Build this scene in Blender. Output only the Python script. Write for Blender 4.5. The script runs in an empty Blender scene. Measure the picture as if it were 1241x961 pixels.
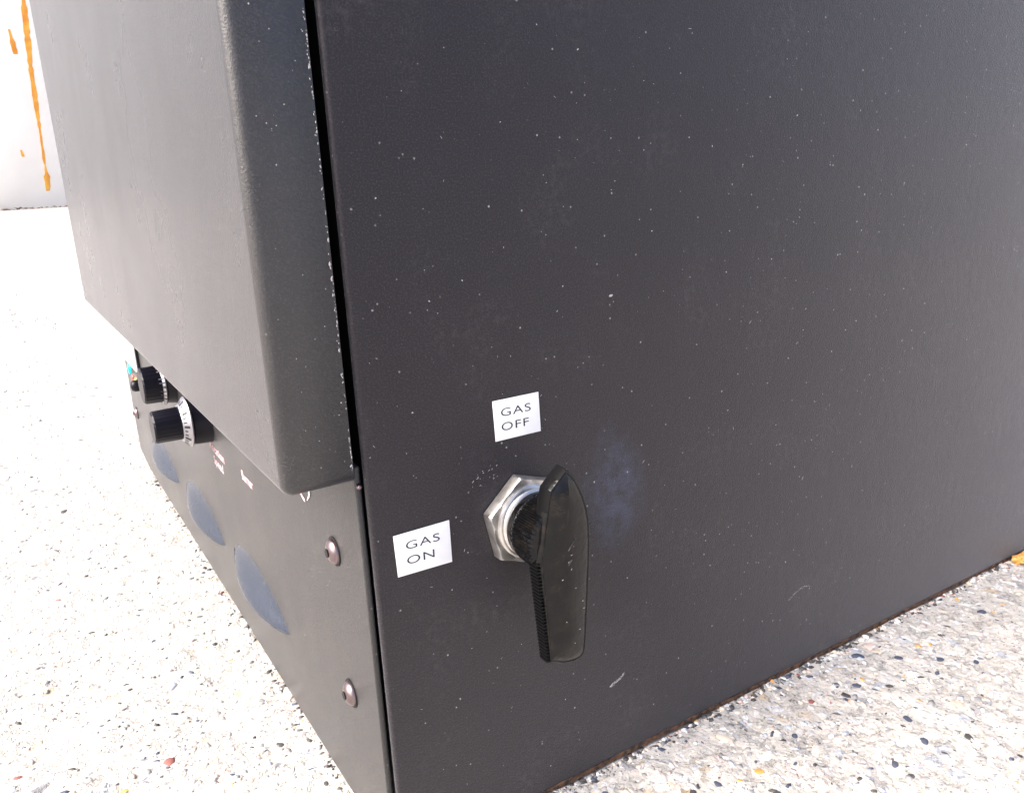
import bpy, bmesh, math, random
from mathutils import Vector, Matrix, noise
R = math.radians
random.seed(7)
sc = bpy.context.scene
col = sc.collection

# ------------------------------------------------------------------ camera
cam_d = bpy.data.cameras.new('camera'); cam = bpy.data.objects.new('camera', cam_d); col.objects.link(cam)
az, pit, rol = 1.0264, -0.2662, -0.0512
f = Vector((math.cos(pit)*math.cos(az), math.cos(pit)*math.sin(az), math.sin(pit)))
r = Vector((math.sin(az), -math.cos(az), 0)); u = r.cross(f)
r2 = math.cos(rol)*r + math.sin(rol)*u; u2 = -math.sin(rol)*r + math.cos(rol)*u
m = Matrix((r2, u2, -f)).transposed().to_4x4(); m.translation = (-0.0751, -0.2061, 0.21)
cam.matrix_world = m
cam_d.sensor_width = 36; cam_d.lens = 36*1007.8/1241; cam_d.clip_start = .005; cam_d.clip_end = 400
sc.camera = cam

# ------------------------------------------------------------------ light
SUN_EL, SUN_AZ = 44, 175          # direction towards the sun, measured from +X counter-clockwise
w = bpy.data.worlds.new('World'); sc.world = w; w.use_nodes = True
nt = w.node_tree; nt.nodes.clear()
sky = nt.nodes.new('ShaderNodeTexSky'); sky.sky_type = 'NISHITA'; sky.sun_disc = False
sky.sun_elevation = R(SUN_EL); sky.sun_rotation = R(90 - SUN_AZ); sky.dust_density = 5; sky.air_density = .55; sky.ozone_density = 1.0
bg = nt.nodes.new('ShaderNodeBackground'); bg.inputs['Strength'].default_value = .15
out = nt.nodes.new('ShaderNodeOutputWorld')
nt.links.new(sky.outputs[0], bg.inputs[0]); nt.links.new(bg.outputs[0], out.inputs[0])
sd = bpy.data.lights.new('sun', 'SUN'); sd.energy = 1.5; sd.angle = R(38); sd.color = (1, .96, .9)
sun = bpy.data.objects.new('sun', sd); col.objects.link(sun)
sv = Vector((math.cos(R(SUN_EL))*math.cos(R(SUN_AZ)), math.cos(R(SUN_EL))*math.sin(R(SUN_AZ)), math.sin(R(SUN_EL))))
sun.rotation_euler = sv.to_track_quat('Z', 'Y').to_euler()
vs = sc.view_settings; vs.view_transform = 'Standard'; vs.look = 'None'; vs.gamma = 1; vs.use_curve_mapping = False
vs.exposure = 1.70

# ------------------------------------------------------------------ helpers
def link(name, bm, mat, parent=None, smooth=False, kind=None, label=None):
    me = bpy.data.meshes.new(name); bm.normal_update(); bm.to_mesh(me); bm.free()
    for mm in (mat if isinstance(mat, (list, tuple)) else [mat]): me.materials.append(mm)
    if smooth: me.shade_smooth()
    o = bpy.data.objects.new(name, me); col.objects.link(o)
    if parent is not None: o.parent = parent
    if kind: o['kind'] = kind
    if label: o['label'] = label
    return o
def tag(o, label, cat, group=None):
    o['label'] = label; o['category'] = cat
    if group: o['group'] = group
def bevel_mod(o, w_, seg=3, ang=30):
    b = o.modifiers.new('bevel', 'BEVEL'); b.width = w_; b.segments = seg; b.limit_method = 'ANGLE'; b.angle_limit = R(ang)
    b.harden_normals = False
    o.data.shade_smooth()
    return o
def box(bm, x0, x1, y0, y1, z0, z1):
    v = [bm.verts.new((x, y, z)) for x in (x0, x1) for y in (y0, y1) for z in (z0, z1)]
    for q in ((0,1,3,2),(4,6,7,5),(0,4,5,1),(2,3,7,6),(0,2,6,4),(1,5,7,3)): bm.faces.new([v[i] for i in q])
def prism(bm, pts, d0, d1, to3):
    """closed outline pts (2D), extruded from d0 to d1; to3(a,b,d)->xyz"""
    A = [bm.verts.new(to3(a, b, d0)) for a, b in pts]; B = [bm.verts.new(to3(a, b, d1)) for a, b in pts]
    n = len(pts)
    bm.faces.new(A); bm.faces.new(B[::-1])
    for i in range(n): bm.faces.new((A[i], B[i], B[(i+1) % n], A[(i+1) % n]))
    bmesh.ops.recalc_face_normals(bm, faces=bm.faces)
def lathe(bm, prof, org, axis, n=40, close=True, rot0=0):
    """prof: list of (radius, distance along axis)"""
    a = Vector(axis).normalized(); t = Vector((0,0,1)).cross(a).normalized(); b = a.cross(t)
    rings = []
    for rr, d in prof:
        rings.append([bm.verts.new(Vector(org) + a*d + (t*math.cos(rot0+2*math.pi*i/n) + b*math.sin(rot0+2*math.pi*i/n))*max(rr, 1e-5)) for i in range(n)])
    for p, q in zip(rings, rings[1:]):
        for i in range(n): bm.faces.new((p[i], p[(i+1) % n], q[(i+1) % n], q[i]))
    if close: bm.faces.new(rings[0][::-1]); bm.faces.new(rings[-1])
    bmesh.ops.recalc_face_normals(bm, faces=bm.faces)

# ------------------------------------------------------------------ materials
class NT:
    def __init__(s, name):
        s.m = bpy.data.materials.new(name); s.m.use_nodes = True; s.t = s.m.node_tree
        s.p = s.t.nodes['Principled BSDF']; tc = s.t.nodes.new('ShaderNodeTexCoord'); s.co = tc.outputs['Object']
    def n(s, typ, **kw):
        x = s.t.nodes.new(typ)
        for k, v in kw.items():
            if k.startswith('i_'):
                x.inputs[k[2:].replace('_', ' ')].default_value = v
            else: setattr(x, k, v)
        return x
    def l(s, a, b): s.t.links.new(a, b); return s
    def ramp(s, src, stops, interp='LINEAR'):
        x = s.n('ShaderNodeValToRGB'); x.color_ramp.interpolation = interp
        e = x.color_ramp.elements
        while len(e) < len(stops): e.new(.5)
        for q, (p, c) in zip(e, stops): q.position = p; q.color = (c, c, c, 1) if not isinstance(c, tuple) else (*c, 1)
        s.l(src, x.inputs[0]); return x.outputs[0]
    def noise(s, scale, detail=4, rough=.55, co=None):
        x = s.n('ShaderNodeTexNoise'); x.inputs['Scale'].default_value = scale; x.inputs['Detail'].default_value = detail; x.inputs['Roughness'].default_value = rough
        s.l(co or s.co, x.inputs['Vector']); return x.outputs['Fac']
    def vor(s, scale, co=None, rand=1, feat='F1'):
        x = s.n('ShaderNodeTexVoronoi'); x.feature = feat; x.inputs['Scale'].default_value = scale; x.inputs['Randomness'].default_value = rand
        s.l(co or s.co, x.inputs['Vector']); return x
    def math(s, op, a, b=None):
        x = s.n('ShaderNodeMath'); x.operation = op
        for i, v in enumerate((a, b)):
            if v is None: continue
            if isinstance(v, (int, float)): x.inputs[i].default_value = v
            else: s.l(v, x.inputs[i])
        return x.outputs[0]
    def mix(s, fac, a, b):
        x = s.n('ShaderNodeMix'); x.data_type = 'RGBA'
        for k, v in ((0, fac), (6, a), (7, b)):
            if isinstance(v, (int, float)): x.inputs[k].default_value = v if k == 0 else (v, v, v, 1)
            elif isinstance(v, tuple): x.inputs[k].default_value = (*v, 1)
            else: s.l(v, x.inputs[k])
        return x.outputs[2]
    def bump(s, h, strength, dist, prev=None):
        x = s.n('ShaderNodeBump'); x.inputs['Strength'].default_value = strength; x.inputs['Distance'].default_value = dist
        s.l(h, x.inputs['Height'])
        if prev: s.l(prev, x.inputs['Normal'])
        return x.outputs[0]
    def set(s, **kw):
        for k, v in kw.items():
            i = s.p.inputs[k.replace('_', ' ')]
            if isinstance(v, (int, float)): i.default_value = v
            elif isinstance(v, tuple): i.default_value = (*v, 1)
            else: s.l(v, i)
        return s.m

def powder(name, base=(.014, .013, .0155), rough=.36, specks=1.0, smudge_sheen=False, spec=.5, sheen=.14):
    t = NT(name)
    cloud = t.noise(9, 5)
    c = t.mix(t.ramp(cloud, [(.3, 0.0), (.75, .6)]), base, tuple(x*1.5 for x in base))
    spk = None
    clus = t.ramp(t.noise(26, 3), [(.38, .15), (.62, 1.0)])
    for sc_, rad, thr in ((260, .085, .93), (105, .040, .84), (640, .20, .93)):
        v = t.vor(sc_)
        wob = t.math('ADD', v.outputs['Distance'], t.math('MULTIPLY', t.math('SUBTRACT', t.noise(sc_*6, 2), .5), rad*1.3))
        d = t.math('LESS_THAN', wob, rad)
        sep = t.n('ShaderNodeSeparateColor'); t.l(v.outputs['Color'], sep.inputs[0])
        g = t.math('GREATER_THAN', sep.outputs[0], thr)
        a = t.math('MULTIPLY', t.math('MULTIPLY', d, g), t.math('MULTIPLY', sep.outputs[1], .5*specks))
        spk = a if spk is None else t.math('MAXIMUM', spk, a)
    # faint dust film, in wiped patches
    film = t.math('MULTIPLY', t.ramp(t.noise(34, 6, .65), [(.5, 0.0), (.8, 1.0)]), t.ramp(t.noise(420, 3), [(.45, 0.0), (.7, 1.0)]))
    c = t.mix(t.math('MULTIPLY', film, .10*specks), c, (.45, .43, .42))
    if smudge_sheen:
        mp = t.n('ShaderNodeMapping'); mp.vector_type = 'TEXTURE'; mp.inputs['Location'].default_value = (.0885, 0, .104); mp.inputs['Scale'].default_value = (.0145, .05, .024)
        t.l(t.co, mp.inputs[0])
        ln = t.n('ShaderNodeVectorMath'); ln.operation = 'LENGTH'; t.l(mp.outputs[0], ln.inputs[0])
        dd = t.math('ADD', ln.outputs['Value'], t.math('MULTIPLY', t.math('SUBTRACT', t.noise(90, 4), .5), 1.1))
        sm = t.math('MULTIPLY', t.ramp(dd, [(.35, 1.0), (1.05, 0.0)]), t.ramp(t.noise(220, 5, .7), [(.35, .15), (.62, 1.0)]))
        c = t.mix(t.math('MULTIPLY', sm, .09), c, (.26, .34, .62))  # rubbed smudge; its bluish reflection is mixed into the colour
    c = t.mix(t.math('MULTIPLY', spk, clus), c, (.75, .74, .73))
    rg = t.math('ADD', t.math('MULTIPLY', t.noise(20, 4), .16), rough-.08)
    b = t.bump(t.noise(1500, 4, .7), .42, .0005)
    c = t.mix(t.math('MULTIPLY', t.ramp(t.noise(1900, 3, .8), [(.5, 0.0), (.72, 1.0)]), .07), c, (.5, .48, .5))
    b = t.bump(t.noise(260, 2), .12, .0006, b)
    t.set(Base_Color=c, Roughness=rg, Normal=b, Specular_IOR_Level=spec, Sheen_Weight=sheen, Sheen_Roughness=.35, Sheen_Tint=(.95,.95,1.0))
    return t.m
M = {}
M['side'] = powder('black_powder_coat', base=(.0100, .0078, .0104), rough=.38, specks=.8, smudge_sheen=True, spec=.32, sheen=.85)
M['front'] = powder('front_powder_coat_lit', base=(.014, .0135, .0135), rough=.35, specks=.8, spec=.68, sheen=.08)  # same paint as the side; lighter base carries its sunlit look
M['cover'] = powder('cover_powder_coat', base=(.0060, .0052, .0064), rough=.29, specks=.40, spec=.85, sheen=.16)
M['louver'] = powder('louver_coat_sky_tint', base=(.011, .018, .033), rough=.27, specks=.3, spec=.42, sheen=.1)  # reflected sky put into the base colour as a blue tint
t = NT('inner_black'); M['inner'] = t.set(Base_Color=(.004, .004, .004), Roughness=.8)
t = NT('glossy_black_plastic')
pn = t.noise(60, 5)
b = t.bump(t.noise(900, 3), .2, .0003); b = t.bump(t.noise(130, 3), .5, .0011, b)
M['plastic'] = t.set(Base_Color=t.mix(t.ramp(t.noise(300, 4), [(.5, 0.0), (.8, .5)]), (.003, .003, .0034), (.028, .022, .016)), Roughness=t.math('ADD', t.math('MULTIPLY', pn, .3), .04), Normal=b, Specular_IOR_Level=.28)
t = NT('dull_black_plastic'); M['dull'] = t.set(Base_Color=(.0035, .0035, .004), Roughness=.5, Specular_IOR_Level=.12)
t = NT('matte_black_plastic'); M['knob'] = t.set(Base_Color=(.004, .0038, .008), Roughness=.35, Specular_IOR_Level=.22, Normal=t.bump(t.noise(1500, 2), .1, .0003))
t = NT('nickel_plate')
M['steel'] = t.set(Base_Color=t.mix(t.ramp(t.noise(260, 5), [(.4, 0.0), (.7, 1.0)]), (.74, .72, .69), (.5, .48, .45)), Metallic=1.0, Roughness=t.math('ADD', t.math('MULTIPLY', t.noise(500, 4), .25), .26), Normal=t.bump(t.noise(700, 4), .15, .0003))
t = NT('screw_steel'); M['screw'] = t.set(Base_Color=(.24, .185, .19), Metallic=1.0, Roughness=.3)
t = NT('ring_aluminium'); M['ring'] = t.set(Base_Color=(.42, .42, .45), Metallic=1.0, Roughness=.3)
t = NT('label_white'); M['label'] = t.set(Base_Color=t.mix(t.ramp(t.noise(300, 3), [(.3, 0.0), (.8, .25)]), (.90, .90, .90), (.78, .77, .76)), Roughness=.42)
t = NT('label_ink'); M['ink'] = t.set(Base_Color=(.012, .012, .02), Roughness=.5)
t = NT('panel_print'); M['print'] = t.set(Base_Color=(.80, .52, .56), Roughness=.5)
t = NT('white_plastic'); M['wplastic'] = t.set(Base_Color=(.82, .82, .84), Roughness=.35)
t = NT('teal_plastic'); M['teal'] = t.set(Base_Color=(.0, .50, .55), Roughness=.25)
t = NT('red_plastic'); M['red'] = t.set(Base_Color=(.6, .08, .06), Roughness=.25)
t = NT('amber_plastic'); M['amber'] = t.set(Base_Color=(.75, .55, .08), Roughness=.25)
t = NT('display_dark'); M['lcd'] = t.set(Base_Color=(.55, .57, .6), Roughness=.12)
t = NT('dust_white'); M['dust'] = t.set(Base_Color=(.40, .39, .385), Roughness=.9)
t = NT('debris_brown'); M['debris'] = t.set(Base_Color=t.mix(t.ramp(t.vor(260).outputs['Color'], [(.2, 0.0), (.8, 1.0)]), (.05, .035, .022), (.30, .20, .12)), Roughness=.95)
t = NT('edge_rust'); M['edge_rust'] = t.set(Base_Color=t.mix(t.ramp(t.noise(300, 5, .7), [(.42, 0.0), (.6, 1.0)]), (.02, .015, .012), (.16, .075, .035)), Roughness=.9)
t = NT('orange_stone')
M['orange'] = t.set(Base_Color=t.mix(t.ramp(t.noise(900, 4), [(.4, 0.0), (.62, 1.0)]), (.62, .22, .02), (.75, .48, .16)), Roughness=.8, Normal=t.bump(t.noise(1500, 4), .7, .0008))
t = NT('orange_rust')
M['rust'] = t.set(Base_Color=t.mix(t.ramp(t.noise(6, 5), [(.35, 0.0), (.7, 1.0)]), (.62, .22, .02), (.76, .44, .07)), Roughness=.8, Normal=t.bump(t.noise(40, 4), .4, .004))
t = NT('white_wall_paint')
wc = t.mix(t.ramp(t.noise(1.6, 6, .6), [(.45, 0.0), (.75, .5)]), (.87, .85, .80), (.80, .76, .68))
M['wall'] = t.set(Base_Color=wc, Roughness=.7, Normal=t.bump(t.noise(60, 4), .25, .004))
t = NT('grey_dirt'); M['dirt'] = t.set(Base_Color=t.mix(t.noise(20, 4), (.09, .075, .06), (.36, .28, .20)), Roughness=.95)

# exposed-aggregate concrete
t = NT('exposed_aggregate_concrete')
warp = t.n('ShaderNodeVectorMath'); warp.operation = 'ADD'
nz = t.n('ShaderNodeTexNoise'); nz.inputs['Scale'].default_value = 160; nz.inputs['Detail'].default_value = 3; t.l(t.co, nz.inputs['Vector'])
scl = t.n('ShaderNodeVectorMath'); scl.operation = 'SCALE'; scl.inputs['Scale'].default_value = .006; t.l(nz.outputs['Color'], scl.inputs[0])
t.l(t.co, warp.inputs[0]); t.l(scl.outputs[0], warp.inputs[1]); wco = warp.outputs[0]
big = t.vor(130, wco); small = t.vor(420, wco); tiny = t.vor(900, wco)
def sepc(v):
    s_ = t.n('ShaderNodeSeparateColor'); t.l(v.outputs['Color'], s_.inputs[0]); return s_
sb, ss, st = sepc(big), sepc(small), sepc(tiny)
paste = t.mix(t.noise(14, 6, .6), (.45, .415, .37), (.64, .61, .565))
pal = [(0, (.50, .49, .47)), (.2, (.66, .65, .62)), (.38, (.55, .46, .36)), (.5, (.42, .46, .53)), (.62, (.62, .52, .48)), (.74, (.70, .69, .68)), (.86, (.30, .30, .31)), (.93, (.52, .40, .26)), (.97, (.12, .13, .16))]
cb = t.ramp(sb.outputs[0], pal, 'CONSTANT'); cs = t.ramp(ss.outputs[0], pal, 'CONSTANT')
stone_b = t.math('MULTIPLY', t.math('LESS_THAN', big.outputs['Distance'], .40), t.math('GREATER_THAN', sb.outputs[1], .55))
stone_s = t.math('MULTIPLY', t.math('LESS_THAN', small.outputs['Distance'], .42), t.math('GREATER_THAN', ss.outputs[1], .45))
c = t.mix(t.math('MULTIPLY', stone_s, .75), paste, cs)
c = t.mix(t.math('MULTIPLY', stone_b, .8), c, cb)
pit = t.math('MULTIPLY', t.math('LESS_THAN', tiny.outputs['Distance'], .34), t.math('GREATER_THAN', st.outputs[1], .90))
mott = t.ramp(t.noise(300, 5, .75), [(.40, 0.0), (.62, 1.0)])
c = t.mix(t.math('MULTIPLY', t.math('SUBTRACT', 1.0, mott), .34), c, (.27, .25, .225))  # grey mottling puts the shadows of surface pitting into the colour
c = t.mix(t.math('MULTIPLY', pit, .75), c, (.10, .09, .09))  # shade inside tiny pits, coloured in as dark specks
h = t.math('SUBTRACT', 1.0, big.outputs['Distance']); h2 = t.math('SUBTRACT', 1.0, small.outputs['Distance'])
b = t.bump(h, .6, .0014); b = t.bump(h2, .6, .0007, b); b = t.bump(t.noise(1400, 4, .7), .6, .0006, b)
b = t.bump(t.ramp(t.noise(240, 5, .7), [(.34, 0.0), (.46, 1.0)]), .7, .0016, b)
M['ground'] = t.set(Base_Color=c, Roughness=.9, Normal=b)
def stone(name, ca, cb_):
    t = NT(name)
    return t.set(Base_Color=t.mix(t.ramp(t.noise(420, 4, .65), [(.35, 0.0), (.7, 1.0)]), ca, cb_), Roughness=.62, Normal=t.bump(t.noise(1500, 3), .3, .0004))
ST = [stone('stone_pale', (.56, .55, .53), (.68, .67, .64)), stone('stone_white', (.72, .72, .70), (.80, .79, .78)), stone('stone_warm', (.60, .50, .40), (.66, .58, .50)),
      stone('stone_pink', (.55, .40, .36), (.62, .50, .46)), stone('stone_bluegrey', (.40, .44, .52), (.55, .58, .66)), stone('stone_grey', (.22, .22, .22), (.36, .35, .34)),
      stone('stone_slate', (.035, .045, .075), (.09, .10, .14)), stone('stone_dark', (.03, .028, .028), (.10, .095, .09)), stone('stone_orange', (.60, .24, .04), (.66, .40, .12)), stone('stone_red', (.20, .05, .04), (.30, .14, .12))]

# ------------------------------------------------------------------ ground
def axis_lines(lo, hi, step, far, k=1.22):
    a = [lo + i*step for i in range(int((hi-lo)/step)+1)]
    s_, p = step, a[-1]
    while p < far: s_ *= k; p += s_; a.append(p)
    s_, p = step, a[0]
    while p > -far: s_ *= k; p -= s_; a.insert(0, p)
    return a
def gz(x, y):
    d = math.hypot(x, y)
    z = .0014*(noise.noise(Vector((x*22, y*22, 1.3)))) + .0011*noise.noise(Vector((x*110, y*110, 4))) - .0013
    k = noise.noise(Vector((x*60, y*60, 9)))
    if k > .42: z -= min(.0016, (k-.42)*.012)
    return z * max(0.0, 1 - d/9) - .0004
xs = axis_lines(-.42, .48, .0032, 90); ys = axis_lines(-.20, .95, .0036, 90)
V = [(x, y, gz(x, y)) for y in ys for x in xs]; nx = len(xs)
F = [(j*nx+i, j*nx+i+1, (j+1)*nx+i+1, (j+1)*nx+i) for j in range(len(ys)-1) for i in range(nx-1)]
me = bpy.data.meshes.new('ground'); me.from_pydata(V, [], F); me.materials.append(M['ground']); me.shade_smooth()
ground = bpy.data.objects.new('ground', me); col.objects.link(ground); ground['kind'] = 'structure'
ground['label'] = 'bleached exposed aggregate concrete slab speckled with small stones'

def pebble_bm(seed, sub=1):
    rnd = random.Random(seed); bm = bmesh.new()
    bmesh.ops.create_icosphere(bm, subdivisions=sub, radius=1)
    o = Vector((seed*3.1, seed*1.7, 0))
    for v in bm.verts:
        v.co *= 1 + .34*noise.noise(v.co*1.3 + o) + .12*noise.noise(v.co*3 + o)
    return bm
shapes = {}
def peb_mesh(k, mi):
    if (k, mi) not in shapes:
        bm = pebble_bm(k*5+3, 2 if mi in (6, 7, 8) else 1); me = bpy.data.meshes.new('pebble'); bm.to_mesh(me); bm.free()
        me.materials.append(ST[mi]); me.shade_smooth(); shapes[(k, mi)] = me
    return shapes[(k, mi)]
def inside_box(x, y, pad=.002): return x > -pad and y > -pad and y < .52
def pebble(x, y, sx, sy, mi, rise=.35, rot=None):
    o = bpy.data.objects.new('pebble', peb_mesh(random.randrange(6), mi)); col.objects.link(o); o.parent = ground
    h_ = min(sx, sy)*.55
    o.scale = (sx, sy, h_); o.rotation_euler = (0, 0, random.uniform(0, 6.28) if rot is None else rot)
    o.location = (x, y, gz(x, y) - h_*(1-rise)+.0001)
# individually visible ones (picked out by eye), then the rest of the nearest
for x, y, s_, mi in ((.1242,-.034,.0020,8),(.1923,-.0465,.0021,6),(.2127,-.0097,.0024,6),(.195,-.022,.0017,6),(.226,-.020,.0018,6),(.240,-.030,.0021,6),(.205,-.030,.0016,7),(.172,-.018,.0016,9),(.168,-.058,.0017,6),
                     (.185,-.058,.0017,6),(.15,-.028,.0014,6),(.12,-.046,.0016,7),(.2,-.066,.0018,7),(.225,-.055,.002,5),(.25,-.04,.0015,6),(-.0523,.097,.0028,9),(-.1023,.1226,.0016,9),(-.069,.0916,.0019,8),(-.0646,.414,.003,7),
                     (-.0428,.15,.003,4),(-.03,.118,.002,5),(.108,-.03,.0014,6),(.098,-.028,.0014,7),(.215,-.045,.0013,3),(.27,-.03,.002,3),(.29,-.02,.0022,6),(.26,-.06,.0022,8)):
    pebble(x, y, s_*1.25, s_*.85, mi, .5)
cnt = 27
rp = random.Random(11)
while cnt < 290:
    if rp.random() < .72:
        x, y = rp.uniform(.05, .36), rp.uniform(-.14, -.002)
        if x < .05 + (-y)*.2: continue
    else:
        x, y = rp.uniform(-.17, -.004), rp.uniform(.02, .34)
    mi = rp.choices(range(10), (28, 12, 16, 8, 12, 12, 4, 3, 1, 1.5))[0]
    s_ = rp.uniform(.0022, .0052) if mi < 5 else rp.uniform(.0009, .0018)
    pebble(x, y, s_*rp.uniform(.9, 1.5), s_*rp.uniform(.6, .95), mi, rp.uniform(.12, .3) if mi < 5 else rp.uniform(.3, .5)); cnt += 1
# the finer stones and grit nobody could count
def grit(name, n, area, smin, smax, weights, seed, rise=(.15, .5), flat=.5):
    rnd = random.Random(seed); base = [pebble_bm(40+i, 1) for i in range(4)]
    bs = [([v.co.copy() for v in b_.verts], [[v.index for v in f_.verts] for f_ in b_.faces]) for b_ in base]
    V, F, MI = [], [], []
    for _ in range(n):
        x, y = area(rnd)
        vs_, fs_ = rnd.choice(bs); s_ = smin + (smax-smin)*rnd.random()**2.2
        mi = rnd.choices(range(10), weights)[0]
        a = rnd.uniform(0, 6.28); ca, sa = math.cos(a), math.sin(a); ex = rnd.uniform(.9, 1.7); ey = rnd.uniform(.55, 1); hz = s_*flat
        z = gz(x, y) - hz*(1-rnd.uniform(*rise)); o = len(V)
        for v in vs_:
            px, py = v.x*s_*ex, v.y*s_*ey
            V.append((x+px*ca-py*sa, y+px*sa+py*ca, z+v.z*hz))
        for q in fs_: F.append([o+i for i in q]); MI.append(mi)
    for b_ in base: b_.free()
    me = bpy.data.meshes.new(name); me.from_pydata(V, [], F)
    for s in ST: me.materials.append(s)
    me.polygons.foreach_set('material_index', MI); me.shade_smooth()
    o = bpy.data.objects.new(name, me); col.objects.link(o); o.parent = ground; o['kind'] = 'stuff'
def a_right(rn):
    while 1:
        x, y = rn.uniform(.03, .42), rn.uniform(-.17, -.001)
        return x, y
def a_left(rn):
    while 1:
        y = -.02 + 1.1*rn.random()**1.5; x = rn.uniform(-.20 - .02*y, -.001)
        return x, y
grit('small_stones', 10000, a_right, .0005, .0019, (26, 8, 14, 6, 10, 24, 4, 6, 1, .6), 3)
grit('small_stones', 16000, a_left, .0004, .0016, (24, 18, 8, 3, 8, 30, 2.5, 8, .2, .3), 4, (.3, .8), .6)
grit('far_stones', 6000, lambda rn: (rn.uniform(-.45, -.002), .5+2.6*rn.random()**1.4), .001, .0030, (16, 14, 6, 2, 6, 26, 4, 18, .3, .4), 5)
# debris gathered along the foot of the cabinet, dark bits added as contact shadow
def rim(rn):
    if rn.random() < .75:
        return rn.uniform(.03, .42), -abs(rn.gauss(0, .0016)) - .0004
    return -abs(rn.gauss(0, .002)) - .0004, rn.uniform(0, .45)
grit('foot_debris', 1700, rim, .0003, .0016, (5, 3, 6, 2, 0, 9, 2, 14, .5, .8), 6, (.3, 1.1), .7)

# ------------------------------------------------------------------ cabinet
cab = bpy.data.objects.new('gas_cabinet', None); col.objects.link(cab)
tag(cab, 'black powder coated gas appliance cabinet standing on the speckled concrete', 'cabinet')
W, D, H = .500, .62, .46
HC = .1290; XC = -.0216
# side sheet with rolled front edge (profile in plan, extruded upward)
def side_profile():
    rr = .0015; pts = []
    for i in range(9):
        a = R(90*i/8); pts.append((.0011 + rr*(1-math.sin(a)), rr*(1-math.cos(a))))   # from (.0031,0) round to (.001,.0021)
    return pts
bm = bmesh.new()
pr = side_profile()                                     # starts on side face y=0
outl = [(D, 0)] + pr + [(.0018, .0021), (.0034, .0020), (D, .0020)]
NZ = 1
prism(bm, outl, .0009, H, lambda a, b_, d: (a, b_, d))
side = link('side_panel', bm, M['side'], cab)
side.data.shade_smooth()
for p in side.data.polygons:
    n_ = p.normal
    if abs(n_.z) > .9: p.use_smooth = False
side.data.set_sharp_from_angle(angle=R(35))
# front panel: slightly proud, chamfered far foot
bm = bmesh.new()
outl = [(.0026, .0011), (W-.042, .0011), (W, .0075), (W, HC+.004), (.0026, HC+.004)]
prism(bm, outl, -.0012, .0008, lambda a, b_, d: (d, a, b_))
front = link('front_panel', bm, M['front'], cab); bevel_mod(front, .0006, 3)
# inner carcass, back, top and far side
bm = bmesh.new()
box(bm, .0065, D-.003, .0045, W-.002, .006, H-.004)
link('carcass', bm, M['inner'], cab)
bm = bmesh.new(); box(bm, .0095, D, W-.0018, W+.0002, .008, H-.0032); link('far_side_panel', bm, M['side'], cab)
bm = bmesh.new(); box(bm, D-.0028, D-.0008, .003, W-.003, .004, H-.005); link('back_panel', bm, M['side'], cab)
bm = bmesh.new(); box(bm, .004, D, 0.0, W, H+.0004, H+.0024); tp = link('top_panel', bm, M['side'], cab); bevel_mod(tp, .0008)
# small clip seen at the cover's lower back corner
bm = bmesh.new(); lathe(bm, [(.0001, -.0002), (.0005, 0), (.0008, .0005), (.0008, .003)], (-.0004, .0012, .1272), (.3, 1, 0), 16)
link('rivet', bm, M['screw'], cab, True)

# cover: deep box with rolled edges, open at the back
def cover_bm():
    bm = bmesh.new()
    x0, x1, y0, y1, z0, z1 = XC, -.0019, .0002, W, HC, H
    v = {}
    for i, x in enumerate((x0, x1)):
        for j, y in enumerate((y0, y1)):
            for k, z in enumerate((z0, z1)): v[i, j, k] = bm.verts.new((x, y, z))
    fs = [((0,0,0),(0,0,1),(0,1,1),(0,1,0)), ((0,0,0),(1,0,0),(1,0,1),(0,0,1)), ((0,1,0),(0,1,1),(1,1,1),(1,1,0)), ((0,0,0),(0,1,0),(1,1,0),(1,0,0)), ((0,0,1),(1,0,1),(1,1,1),(0,1,1))]
    for q in fs: bm.faces.new([v[i] for i in q])
    bmesh.ops.recalc_face_normals(bm, faces=bm.faces)
    bmesh.ops.bevel(bm, geom=[e for e in bm.edges if len(e.link_faces) == 2], offset=.0034, segments=7, affect='EDGES', profile=.5)
    # make sure normals face outwards
    c0 = Vector(((x0+x1)/2, (y0+y1)/2, (z0+z1)/2))
    if sum(f_.normal.dot(f_.calc_center_median()-c0)*f_.calc_area() for f_ in bm.faces) < 0: bmesh.ops.reverse_faces(bm, faces=bm.faces)
    return bm
cover = link('cover', cover_bm(), M['cover'], cab, True, label='deep front cover with rolled edges hanging over the control panel')
so = cover.modifiers.new('thick', 'SOLIDIFY'); so.thickness = .0012; so.offset = -1

# louvers pressed out of the front panel
def louver(y0, y1, z0, z1, P=.0072, hgt=.016):
    bm = bmesh.new(); nu, nv = 32, 10; grid = []
    ym, hl = (y0+y1)/2, abs(y1-y0)/2
    for i in range(nu+1):
        a = -1 + 2*i/nu; row = []
        s = max(0, 1-a*a)
        for j in range(nv+1):
            b_ = j/nv
            z = (z0+z1)/2 + (z1-z0)/2*a - .0035*s + b_*(hgt*s**.8 + .0008)
            p = P*s**1.05*(.5+.5*math.cos(math.pi*b_))**1.3
            row.append(bm.verts.new((-.00112 - p, ym + hl*a*(1.03), z)))
        # folded lip underneath going back to the panel
        row.insert(0, bm.verts.new((-.0014 - P*s**.9*.86, ym+hl*a*1.03, row[0].co.z-.0006*s)))
        row.insert(0, bm.verts.new((-.0008, ym+hl*a*1.03, row[0].co.z+.0012*s)))
        grid.append(row)
    for p, q in zip(grid, grid[1:]):
        for k in range(len(p)-1): bm.faces.new((p[k], p[k+1], q[k+1], q[k]))
    bmesh.ops.recalc_face_normals(bm, faces=bm.faces)
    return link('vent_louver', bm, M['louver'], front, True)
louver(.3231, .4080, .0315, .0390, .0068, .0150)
louver(.2049, .2900, .0335, .0410, .0068, .0150)
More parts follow.
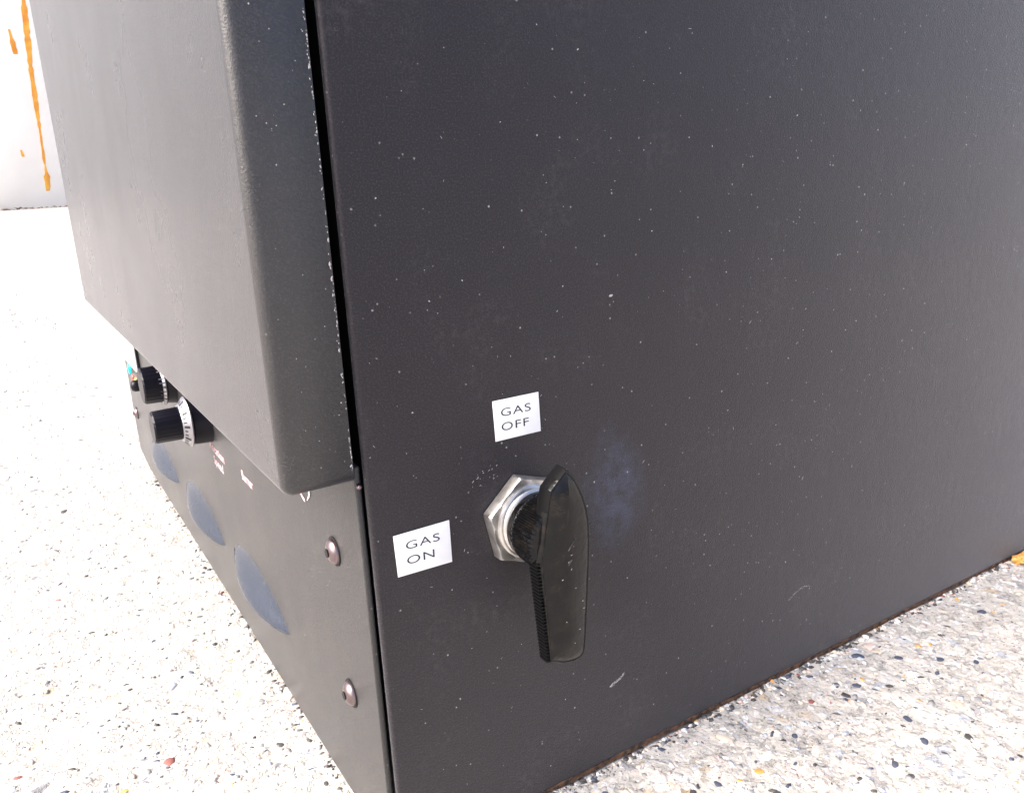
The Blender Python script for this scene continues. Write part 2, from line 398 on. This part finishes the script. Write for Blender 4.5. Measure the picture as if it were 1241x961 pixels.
louver(.0988, .1790, .0345, .0415, .0068, .0150)

# screws
def screw(y, z, rr=.0050, lab=None):
    bm = bmesh.new(); prof = []
    for i in range(9):
        a = R(90*i/8); prof.append((rr*math.sin(a)*.995 + .0004*0, .0026*math.cos(a)))
    prof = [(max(p[0], .0014), p[1]) for p in prof if p[0] > .0013]
    prof.insert(0, (.0013, prof[0][1]))
    prof.append((rr, -.0004))
    # axis pointing out of the panel (-X); recessed hex socket
    bm2 = bmesh.new()
    lathe(bm2, [(.0012, .0004), (.0013, .0023)] + prof[1:], (-.0014, y, z), (-1, 0, 0), 32)
    s = link('screw', bm2, M['screw'], cab, True, label=lab); bm.free()
    s.data.set_sharp_from_angle(angle=R(40))
    bm = bmesh.new(); lathe(bm, [(.0015, 0), (.0015, .00012)], (-.0014-.00255, y, z), (-1, 0, 0), 6); link('socket', bm, M['inner'], s)
    bm = bmesh.new(); lathe(bm, [(rr+.0006, 0), (rr+.0006, .0004)], (-.0012, y, z), (-1, 0, 0), 32); link('washer', bm, M['inner'], s)
screw(.0268, .0985, .0042); screw(.0262, .0482, .0042); screw(.4787, .0420, .0042)

# control knobs
def dial(y, z, x_cap, x_sk, rc=.0078, rs=.0118, lab=None, ring=.0034):
    bm = bmesh.new(); lathe(bm, [(rs*1.02, .0012), (rs, .002), (rs*.96, -x_sk-.0014), (rs*.9, -x_sk-.0006)], (0, y, z), (-1, 0, 0), 48)
    o = link('dial', bm, M['knob'], cab, True, label=lab); o.data.set_sharp_from_angle(angle=R(35))
    bm = bmesh.new(); lathe(bm, [(rs, -x_sk-.0006), (rs*1.03, -x_sk), (rs*1.0, -x_sk+.0006), (rc*1.12, -x_sk+ring), (rc*.9, -x_sk+ring+.0002)], (0, y, z), (-1, 0, 0), 48)
    k = link('scale_ring', bm, M['ring'], o, True); k.data.set_sharp_from_angle(angle=R(35))
    bm = bmesh.new()
    for i in range(30):
        a = 2*math.pi*i/30; r0, r1 = rc*1.2, rs*(.98 if i % 3 == 0 else .9)
        def P(rad, tw):
            d = -x_sk + ring + (.0006-ring)*(rad-rc*1.12)/(rs-rc*1.12) + .00015
            return (-d, y + rad*math.cos(a)-tw*math.sin(a), z + rad*math.sin(a)+tw*math.cos(a))
        w_ = .0003 if i % 3 else .0006
        bm.faces.new([bm.verts.new(P(*q)) for q in ((r0, -w_), (r0, w_), (r1, w_), (r1, -w_))])
    link('tick_marks', bm, M['ink'], o)
    bm = bmesh.new(); prof = [(rc, -x_sk+ring), (rc*.97, -x_cap-.0008), (rc*.9, -x_cap)]
    n = 72; lathe(bm, prof, (0, y, z), (-1, 0, 0), n)
    for v in bm.verts:
        dy, dz = v.co.y-y, v.co.z-z; a = math.atan2(dz, dy)
        if -v.co.x < -x_cap-.0002 and math.hypot(dy, dz) > rc*.5:
            s = 1 + .010*math.cos(a*24); v.co.y = y+dy*s; v.co.z = z+dz*s
    link('knob_cap', bm, M['knob'], o, False)
dial(.2000, .1020, -.0262, -.0105)
dial(.2850, .1040, -.0180, -.0070, .0104, .0120, ring=.0012)
# lamp row and display beyond the knobs
bm = bmesh.new(); box(bm, -.0042, -.0010, .416, .484, .086, .118)
dp = link('digital_display', bm, M['wplastic'], cab); bevel_mod(dp, .0008)
bm = bmesh.new(); box(bm, -.0030, -.0008, .4135, .4865, .0838, .1202); b_ = link('bezel', bm, M['inner'], dp)
bm = bmesh.new(); box(bm, -.0045, -.0040, .424, .476, .094, .113); link('screen', bm, M['lcd'], dp)
for y, z, mt, rr, ln, nm in ((.4640, .0800, 'teal', .0042, .0030, 'small blue green pilot lamp'), (.4520, .0755, 'red', .0025, .003, 'small red pilot lamp'), (.4400, .0745, 'amber', .003, .003, 'small amber pilot lamp'), (.4200, .0760, 'knob', .0042, .008, 'small black push button')):
    bm = bmesh.new(); lathe(bm, [(rr, 0), (rr, ln*.7), (rr*.7, ln*.93), (rr*.2, ln)], (-.001, y, z), (-1, 0, 0), 20)
    o = link('indicator', bm, M[mt], cab, True, label=nm)
    bm = bmesh.new(); lathe(bm, [(rr*1.35, 0), (rr*1.35, .0012)], (-.001, y, z), (-1, 0, 0), 20); link('ring', bm, M['steel'], o)

# text helper: text curve -> mesh, laid on a plane
def text(s, size, origin, xdir, ydir, mat, parent, name='lettering', sx=1.0, spacing=1.0, off=0.0, ext=.00004):
    cu = bpy.data.curves.new(name, 'FONT'); cu.body = s; cu.size = size; cu.align_x = 'LEFT'; cu.space_character = spacing; cu.extrude = ext; cu.offset = off; cu.space_line = .78
    tmp = bpy.data.objects.new('tmp', cu); col.objects.link(tmp)
    dg = bpy.context.evaluated_depsgraph_get(); me = bpy.data.meshes.new_from_object(tmp.evaluated_get(dg))
    bpy.data.objects.remove(tmp)
    X = Vector(xdir).normalized(); Y = Vector(ydir).normalized(); Z = X.cross(Y)
    mt = Matrix((X*sx, Y, Z)).transposed().to_4x4(); mt.translation = Vector(origin)
    me.transform(mt); me.materials.clear(); me.materials.append(mat)
    o = bpy.data.objects.new(name, me); col.objects.link(o); o.parent = parent
    return o
# printed words on the front panel (reading runs towards -Y)
xp = -.00130
text('Rotation', .0062, (xp, .2040, .0862), (0, -1, -.03), (0, -.03, 1), M['print'], front, sx=1.35)
text('Speed', .0062, (xp, .1985, .0795), (0, -1, -.03), (0, -.03, 1), M['print'], front, sx=1.25)
text('Burner', .0062, (xp, .1425, .0880), (0, -1, 0), (0, 0, 1), M['print'], front, sx=1.0)
bm = bmesh.new()   # round printed symbol half hidden by the cover
for i in range(26):
    a0, a1 = R(120+300*i/26), R(120+300*(i+1)/26)
    c_ = (.0520, .1130)
    q = [(c_[0]-rr*math.sin(a), c_[1]-rr*math.cos(a)) for a, rr in ((a0-R(60), .0052), (a1-R(60), .0052), (a1-R(60), .0064), (a0-R(60), .0064))]
    bm.faces.new([bm.verts.new((xp-.0001, *p)) for p in q])
q = [(.0484, .1085), (.0496, .1080), (.0460, .1120), (.0450, .1118)]
bm.faces.new([bm.verts.new((xp-.0002, *p)) for p in q])
link('printed_symbol', bm, M['print'], front)

# ------------------------------------------------------------------ stickers
def sticker(cs, lines, tx, lab):
    bm = bmesh.new(); prism(bm, cs, -.00012, -.00034, lambda a, b_, d: (a, d, b_))
    s = link('sticker', bm, M['label'], cab, label=lab); bevel_mod(s, .00008, 2)
    for ln, (x, z), sx in lines:
        text(ln, .0036, (x, -.00040, z), (1, 0, tx), (-tx, 0, 1), M['ink'], s, sx=sx, spacing=1.12, off=-.00002, ext=.00003)
sticker([(.0430, .1315), (.0593, .1315), (.0590, .1441), (.0426, .1441)], (('GAS', (.0450, .1389), 1.55), ('OFF', (.0450, .1344), 1.50)), -.005, 'white GAS OFF sticker above the valve handle')
sticker([(.0079, .0978), (.0256, .0974), (.0256, .1109), (.0075, .1108)], (('GAS', (.0108, .1056), 1.60), ('ON', (.0108, .1009), 1.60)), -.01, 'white GAS ON sticker left of the valve handle')

# ------------------------------------------------------------------ valve: nut, washer, collar, lever
cx, cz = .0516, .1049
valve = bpy.data.objects.new('gas_valve', None); col.objects.link(valve); valve.parent = cab
bm = bmesh.new(); N = 6; n = 96
def hexr(a, R0, ph): 
    k = (a-ph) % (math.pi/3); return R0*math.cos(math.pi/6)/math.cos(k-math.pi/6)
rings = []
for kk, (d, sc_, blend) in enumerate(((.0003, 1, 0), (.0036, 1, 0), (.0045, .955, .45), (.0046, .86, 1), (.0044, .60, 1), (.0010, .60, 1))):
    row = []
    for i in range(n):
        a = 2*math.pi*i/n; hr = hexr(a, .0153, R(162)); cr = .0153*sc_
        rad = (hr*sc_)*(1-blend) + min(cr, hr if blend < 1 else cr)*blend
        row.append(bm.verts.new((cx+rad*math.cos(a), -d, cz+rad*math.sin(a))))
    rings.append(row)
for p, q in zip(rings, rings[1:]):
    for i in range(n): bm.faces.new((p[i], p[(i+1) % n], q[(i+1) % n], q[i]))
bmesh.ops.recalc_face_normals(bm, faces=bm.faces)
nut = link('lock_nut', bm, M['steel'], valve, True); nut.data.set_sharp_from_angle(angle=R(28))
bm = bmesh.new(); lathe(bm, [(.0118, .0040), (.0118, .0052), (.0112, .0056), (.0108, .0056), (.0104, .0062), (.0094, .0066), (.0094, .0090)], (cx, 0, cz), (0, -1, 0), 64)
bush = link('bushing', bm, M['steel'], valve, True); bush.data.set_sharp_from_angle(angle=R(35))
# collar: dome with ribs, between bushing and blade
bm = bmesh.new(); n = 192; rows = []
for d, rr, rib in ((.0066, .0092, 0), (.0068, .0102, 0), (.0080, .0108, .0), (.0106, .0110, 0), (.0112, .0109, 1), (.0206, .0109, 1), (.0212, .0098, 0)):
    row = []
    for i in range(n):
        a = 2*math.pi*i/n
        k = rr + (.00030 if (i % 4) < 2 else -.00012)*rib
        row.append(bm.verts.new((cx-.0002+k*math.cos(a), -d, cz+k*math.sin(a))))
    rows.append(row)
for p, q in zip(rows, rows[1:]):
    for i in range(n): bm.faces.new((p[i], p[(i+1) % n], q[(i+1) % n], q[i]))
bm.faces.new(rows[-1]); bmesh.ops.recalc_face_normals(bm, faces=bm.faces)
link('ribbed_collar', bm, M['plastic'], valve)
# blade: outline in (x,z) of front face; extruded, with a domed front and a shallow plateau
OUT = [(.0529, .1270), (.0545, .1256), (.0562, .1236), (.0577, .1210), (.0594, .1175), (.0607, .1135), (.0614, .1095), (.0616, .1056), (.0614, .0990), (.0609, .0928), (.0603, .0860), (.0597, .0794), (.0591, .0725), (.0585, .0668),
       (.0578, .0646), (.0562, .0636), (.0540, .0634), (.0516, .0637), (.0490, .0643), (.0444, .0664), (.0440, .0735), (.0434, .0823), (.0426, .0910), (.0420, .1005), (.0432, .1062), (.0441, .1108), (.0452, .1152), (.0460, .1190), (.0469, .1219), (.0499, .1245)]
bm = bmesh.new()
cen = Vector((.0518, 0, .0985))
def inset(p, d):
    i = OUT.index(p); a = Vector(OUT[i-1]); b_ = Vector(OUT[(i+1) % len(OUT)]); tdir = (b_-a).normalized(); nrm = Vector((-tdir.y, tdir.x))
    if nrm.dot(Vector((cen.x, cen.z))-Vector(p)) < 0: nrm = -nrm
    return Vector(p)+nrm*d
def midx(z): return .0521 - (.1270-z)*.0155 if z < .119 else .0521 + (z-.119)*.0015
ZC = .0985
def shrink(p, d):
    xm = midx(p[1]); hw = max(abs(p[0]-xm), .0005); k = max(0, 1-d/.0095)
    return Vector((xm + (p[0]-xm)*k, ZC + (p[1]-ZC)*(1-d/.034)))
rows = []; n = len(OUT)
def face_y(q, d):
    # two facets meeting in a long ridge a little left of the middle
    return -.0228 - .00040*min(1, max(0, (d-.0022)/.0012)) - .0017*max(0, (d-.0022))/.0073
for y, d in ((-.0172, .0007), (-.0175, .0002), (-.0182, 0), (-.0206, 0), (-.0223, .0008), (-.0225, .0011), (-.0224, .0015), (None, .0021), (None, .0026), (None, .0036), (None, .0060), (None, .0084)):
    row = []
    for p in OUT:
        q = shrink(p, d) if d else Vector(p)
        row.append(bm.verts.new((q.x, face_y(q, d) if y is None else y, q.y)))
    rows.append(row)
for p, q in zip(rows, rows[1:]):
    for i in range(n): bm.faces.new((p[i], p[(i+1) % n], q[(i+1) % n], q[i]))
bm.faces.new(rows[0]); bm.faces.new(rows[-1][::-1])
bmesh.ops.recalc_face_normals(bm, faces=bm.faces)
blade = link('valve_handle', bm, [M['plastic'], M['dull']], valve, True, label='glossy black pointer handle turned straight down')
for p in blade.data.polygons:
    if p.normal.y > -.35 and p.normal.x < .3: p.material_index = 1
blade.data.set_sharp_from_angle(angle=R(24))
# serrations moulded along the back-left edge
bm = bmesh.new()
k = 0
zz = .0672
while zz < .1005:
    s_ = (zz-.0664)/(.1010-.0664); x = .0443 + (.0417-.0443)*s_
    box(bm, x-.00035, x+.0004, -.0222, -.0180, zz, zz+.00055); zz += .00115
link('serrations', bm, M['dull'], valve)
# scuffs on the handle face
def fleck(bm, c, e1, e2, nrm, rnd, n=6):
    c = Vector(c); vs_ = []
    for i in range(n):
        a = 2*math.pi*i/n; k = rnd.uniform(.55, 1.1)
        vs_.append(c + e1*math.cos(a)*k + e2*math.sin(a)*k)
    A = [bm.verts.new(v) for v in vs_]; T = bm.verts.new(c + nrm)
    for i in range(n): bm.faces.new((A[i], A[(i+1) % n], T))
rf = random.Random(5); bm = bmesh.new()
for x, z, l_, a in ((.0523, .1010, .0008, .3), (.0531, .1035, .0004, 0), (.0512, .0990, .0010, .9), (.0521, .0965, .0010, .9), (.0545, .0760, .0004, 0), (.0562, .0825, .0003, 0), (.0559, .0850, .0003, 0), (.0525, .0720, .0003, 0), (.0498, .0800, .0003, 1), (.0535, .0900, .0003, 0), (.0489, .0940, .0003, .4)):
    e1 = Vector((math.cos(a), 0, math.sin(a)))*l_; e2 = Vector((-math.sin(a), 0, math.cos(a)))*min(l_*.35, .00022)
    fleck(bm, (x, -.02452, z), e1, e2, Vector((0, -.00022, 0)), rf)
link('scuffs', bm, M['dust'], valve, kind='stuff')
bm = bmesh.new()
for (xa, za), (xb, zb), w_ in (((.0540, .1062), (.0506, .1022), .00032), ((.0527, .1000), (.0505, .0978), .00026), ((.0520, .1165), (.0508, .1095), .00045)):
    d_ = Vector((xb-xa, 0, zb-za)); nn = Vector((-d_.z, 0, d_.x)).normalized()*w_
    A_, B_ = Vector((xa, -.0240, za)), Vector((xb, -.0240, zb)); yv = Vector((0, -.0009, 0))
    vs_ = [bm.verts.new(p) for p in (A_+nn, A_-nn, B_-nn*.6, B_+nn*.6, A_+d_*.15+yv, B_-d_*.15+yv)]
    for q in ((0,1,4), (1,2,5,4), (2,3,5), (3,0,4,5)): bm.faces.new([vs_[k] for k in q])
bmesh.ops.recalc_face_normals(bm, faces=bm.faces)
link('moulded_ridge', bm, M['plastic'], valve)

# ------------------------------------------------------------------ dust flecks and scratches lying on the paint
PX = [(.0504,.2227),(.1019,.2137),(.0879,.1702),(.1988,.1727),(.0672,.1679),(.106,.233),(.1208,.217),(.131,.2141),(.1716,.2232),(.1833,.1856),(.1397,.1861),(.161,.1745),(.2406,.1547),(.254,.2248),(.1216,.1723),(.105,.1888),(.1385,.1722),(.2185,.1549),(.1974,.1726),(.0696,.1752),
      (.0649,.0333),(.117,.0295),(.0953,.0293),(.0246,.1762),(.0269,.1725),(.0353,.1807),(.0494,.1886),(.0116,.2046),(.0169,.1457),(.1663,.1113),(.2112,.0375),(.2173,.0309),(.1303,.0738),(.0743,.1492),(.0372,.0882),(.0929,.0705),(.3204,.0254),(.3334,.0231),(.1453,.2076),(.0776,.2421),(.0637,.2481)]
rf = random.Random(9); bm = bmesh.new()
def sfleck(x, z, l_, w_, a):
    e1 = Vector((math.cos(a), 0, math.sin(a)))*l_; e2 = Vector((-math.sin(a), 0, math.cos(a)))*w_
    fleck(bm, (x, -.00003, z), e1, e2, Vector((0, -.00010, 0)), rf)
for x, z in PX:
    s_ = rf.uniform(.00020, .00036)*(1+x*1.8); sfleck(x, z, s_, s_*rf.uniform(.5, .9), rf.uniform(0, 3))
sfleck(.0879, .1702, .0008, .0005, .2)
for _ in range(760):
    while 1:
        x = rf.uniform(.004, .36); z = rf.uniform(.008, .30)
        if rf.random() < .5 + 1.1*noise.noise(Vector((x*28, 0, z*28))): break
    s_ = rf.choice((.00006, .00008, .0001, .00012, .00018))*(1+x*1.8)
    if rf.random() < .12: sfleck(x, z, s_*4, s_*.5, rf.uniform(0, 3))
    else: sfleck(x, z, s_, s_*rf.uniform(.5, .9), rf.uniform(0, 3))
# chalky scrape below the handle, faint arc to the right, nicks beside the nut
for i in range(26):
    s_ = i/25; sfleck(.0845+.0060*s_+rf.gauss(0, .0003), .0302+.0026*s_+rf.gauss(0, .00035), rf.uniform(.0003, .0009), .00015, .42)
for i in range(22):
    s_ = i/21; sfleck(.178+.0125*s_, .0335+.0028*math.sin(s_*2.2)+rf.gauss(0, .0002), rf.uniform(.0002, .0006), .00012, .25)
for i in range(22): sfleck(rf.gauss(.0385, .0025), rf.gauss(.1212, .0018), rf.uniform(.0001, .0005), .0001, rf.gauss(.7, .3))
link('dust_flecks', bm, M['dust'], side, kind='stuff')
# chipped paint along the cover's back edge
bm = bmesh.new()
for i in range(190):
    z = HC + .004 + rf.random()*.17
    s_ = rf.uniform(.0001, .0003)*(1.6 if rf.random() < .15 else 1)
    fleck(bm, (-.0021 - abs(rf.gauss(0, .00022)), .00012, z), Vector((s_*.6, 0, 0)), Vector((0, 0, s_*1.5)), Vector((0, -.00013, 0)), rf)
for _ in range(45):
    z = HC+.006 + rf.random()*.16; x = rf.uniform(-.0165, -.003); s_ = rf.uniform(.0001, .00025)
    fleck(bm, (x, .00012, z), Vector((s_, 0, 0)), Vector((0, 0, s_)), Vector((0, -.0001, 0)), rf)
for _ in range(150):
    z = HC+.006 + rf.random()*.2; y = .006 + .47*rf.random()**1.3; s_ = rf.uniform(.00015, .00035)*(1+y*2)
    fleck(bm, (XC+.00003, y, z), Vector((0, s_, 0)), Vector((0, 0, s_*.6)), Vector((-.00012, 0, 0)), rf)
link('paint_chips', bm, M['dust'], cover, kind='stuff')
bm = bmesh.new()
for _ in range(110):
    z = rf.uniform(.01, .12); y = .006 + .3*rf.random()**1.3; s_ = rf.uniform(.00012, .00030)*(1+y*2)
    fleck(bm, (-.00117, y, z), Vector((0, s_, 0)), Vector((0, 0, s_*.6)), Vector((-.0001, 0, 0)), rf)
link('dust_flecks', bm, M['dust'], front, kind='stuff')

# rusty bottom edge of the side sheet
bm = bmesh.new(); prev = None; x = .0035
while x < .6:
    q_ = Vector((x*70, 3, 0)); hgt = .00075 + .0006*noise.noise(q_) + .0004*noise.noise(q_*4)
    cur = [bm.verts.new((x, yy, zz_)) for yy, zz_ in ((-.00022, -.0012), (-.00024, hgt*.8), (-.00008, max(hgt, .0003)), (.0012, -.0012))]
    if prev:
        for k in range(3): bm.faces.new((prev[k], prev[k+1], cur[k+1], cur[k]))
    prev = cur; x += .0012
bmesh.ops.recalc_face_normals(bm, faces=bm.faces)
link('rusted_edge', bm, M['edge_rust'], side)

# ------------------------------------------------------------------ loose orange crumb at the foot of the side
bm = pebble_bm(91, 3)
for v in bm.verts:
    v.co *= 1 + .25*noise.noise(v.co*3.3)
    v.co = Vector((v.co.x*.0100, v.co.y*.0036, v.co.z*.0026))
cr = link('orange_stone_chip', bm, M['orange'], None, True); cr.location = (.3555, -.0052, .0008); cr.rotation_euler = (0, 0, R(-4))
tag(cr, 'crumbly orange stone chip lying against the foot of the black side panel', 'stone')

# ------------------------------------------------------------------ white wall far behind
wall = bpy.data.objects.new('white_wall', None); col.objects.link(wall); wall.location = (0, 0, 0)
tag(wall, 'white painted wall with orange rust streaks across the concrete yard', 'wall')
for i in range(9):
    x0 = -9.3 + i*1.8 + .02
    bm = bmesh.new(); box(bm, x0, x0+1.79, 14.0, 14.2, 0.0, 7.0); o = link('wall_panel', bm, M['wall'], wall); bevel_mod(o, .004, 1)
rw = random.Random(3)
def streak(pts, mat, name='rust_streak'):
    """pts: (x,z,half width) down the streak"""
    bm = bmesh.new(); L_, R_ = [], []
    for (xa, za, wa), (xb, zb, wb) in zip(pts, pts[1:]):
        nseg = max(2, int(abs(zb-za)/.05))
        for k in range(nseg):
            s = k/nseg; x = xa+(xb-xa)*s; z = za+(zb-za)*s; wd = (wa+(wb-wa)*s)*rw.uniform(.65, 1.2)
            L_.append((x-wd, z)); R_.append((x+wd*rw.uniform(.8, 1.1), z))
    A = [[bm.verts.new((x, 13.994, z)) for x, z in S] for S in (L_, R_)]; B = [[bm.verts.new((x, 14.001, z)) for x, z in S] for S in (L_, R_)]
    for i in range(len(L_)-1):
        bm.faces.new((A[0][i], A[0][i+1], A[1][i+1], A[1][i])); bm.faces.new((A[0][i], B[0][i], B[0][i+1], A[0][i+1])); bm.faces.new((A[1][i], A[1][i+1], B[1][i+1], B[1][i]))
    bmesh.ops.recalc_face_normals(bm, faces=bm.faces)
    return link(name, bm, mat, wall)
streak([(.945, 2.95, .030), (.905, 2.4, .040), (.870, 1.95, .030), (.850, 1.5, .030), (.836, 1.1, .018), (.822, .78, .014), (.818, .70, .026), (.816, .60, .010), (.815, .50, .024), (.812, .44, .040), (.800, .30, .035), (.785, .18, .012)], M['rust'])
streak([(.69, 2.42, .012), (.705, 2.25, .03), (.718, 2.05, .045)], M['rust'])
streak([(.55, .82, .012), (.56, .75, .02), (.565, .70, .012)], M['rust'])
# dirt and dead leaves gathered at the wall foot
bm = bmesh.new(); rnd = random.Random(21)
for i in range(150):
    x = rnd.uniform(-4, 4) if i % 3 else rnd.uniform(.1, 1.1); y = 13.99 - abs(rnd.gauss(0, .12)); s_ = rnd.uniform(.008, .04)*(1.5 if rnd.random() < .1 else 1)
    b0 = [Vector((rnd.uniform(-1, 1), rnd.uniform(-1, 1), rnd.uniform(0, .8)))*s_ + Vector((x, y, .0)) for _ in range(5)]
    vs_ = [bm.verts.new(v) for v in b0]
    bmesh.ops.convex_hull(bm, input=vs_)
dl = link('leaf_litter', bm, M['dirt'], None, kind='stuff')
dl['label'] = 'thin line of dirt and dead leaves along the foot of the white wall'; dl['category'] = 'debris'
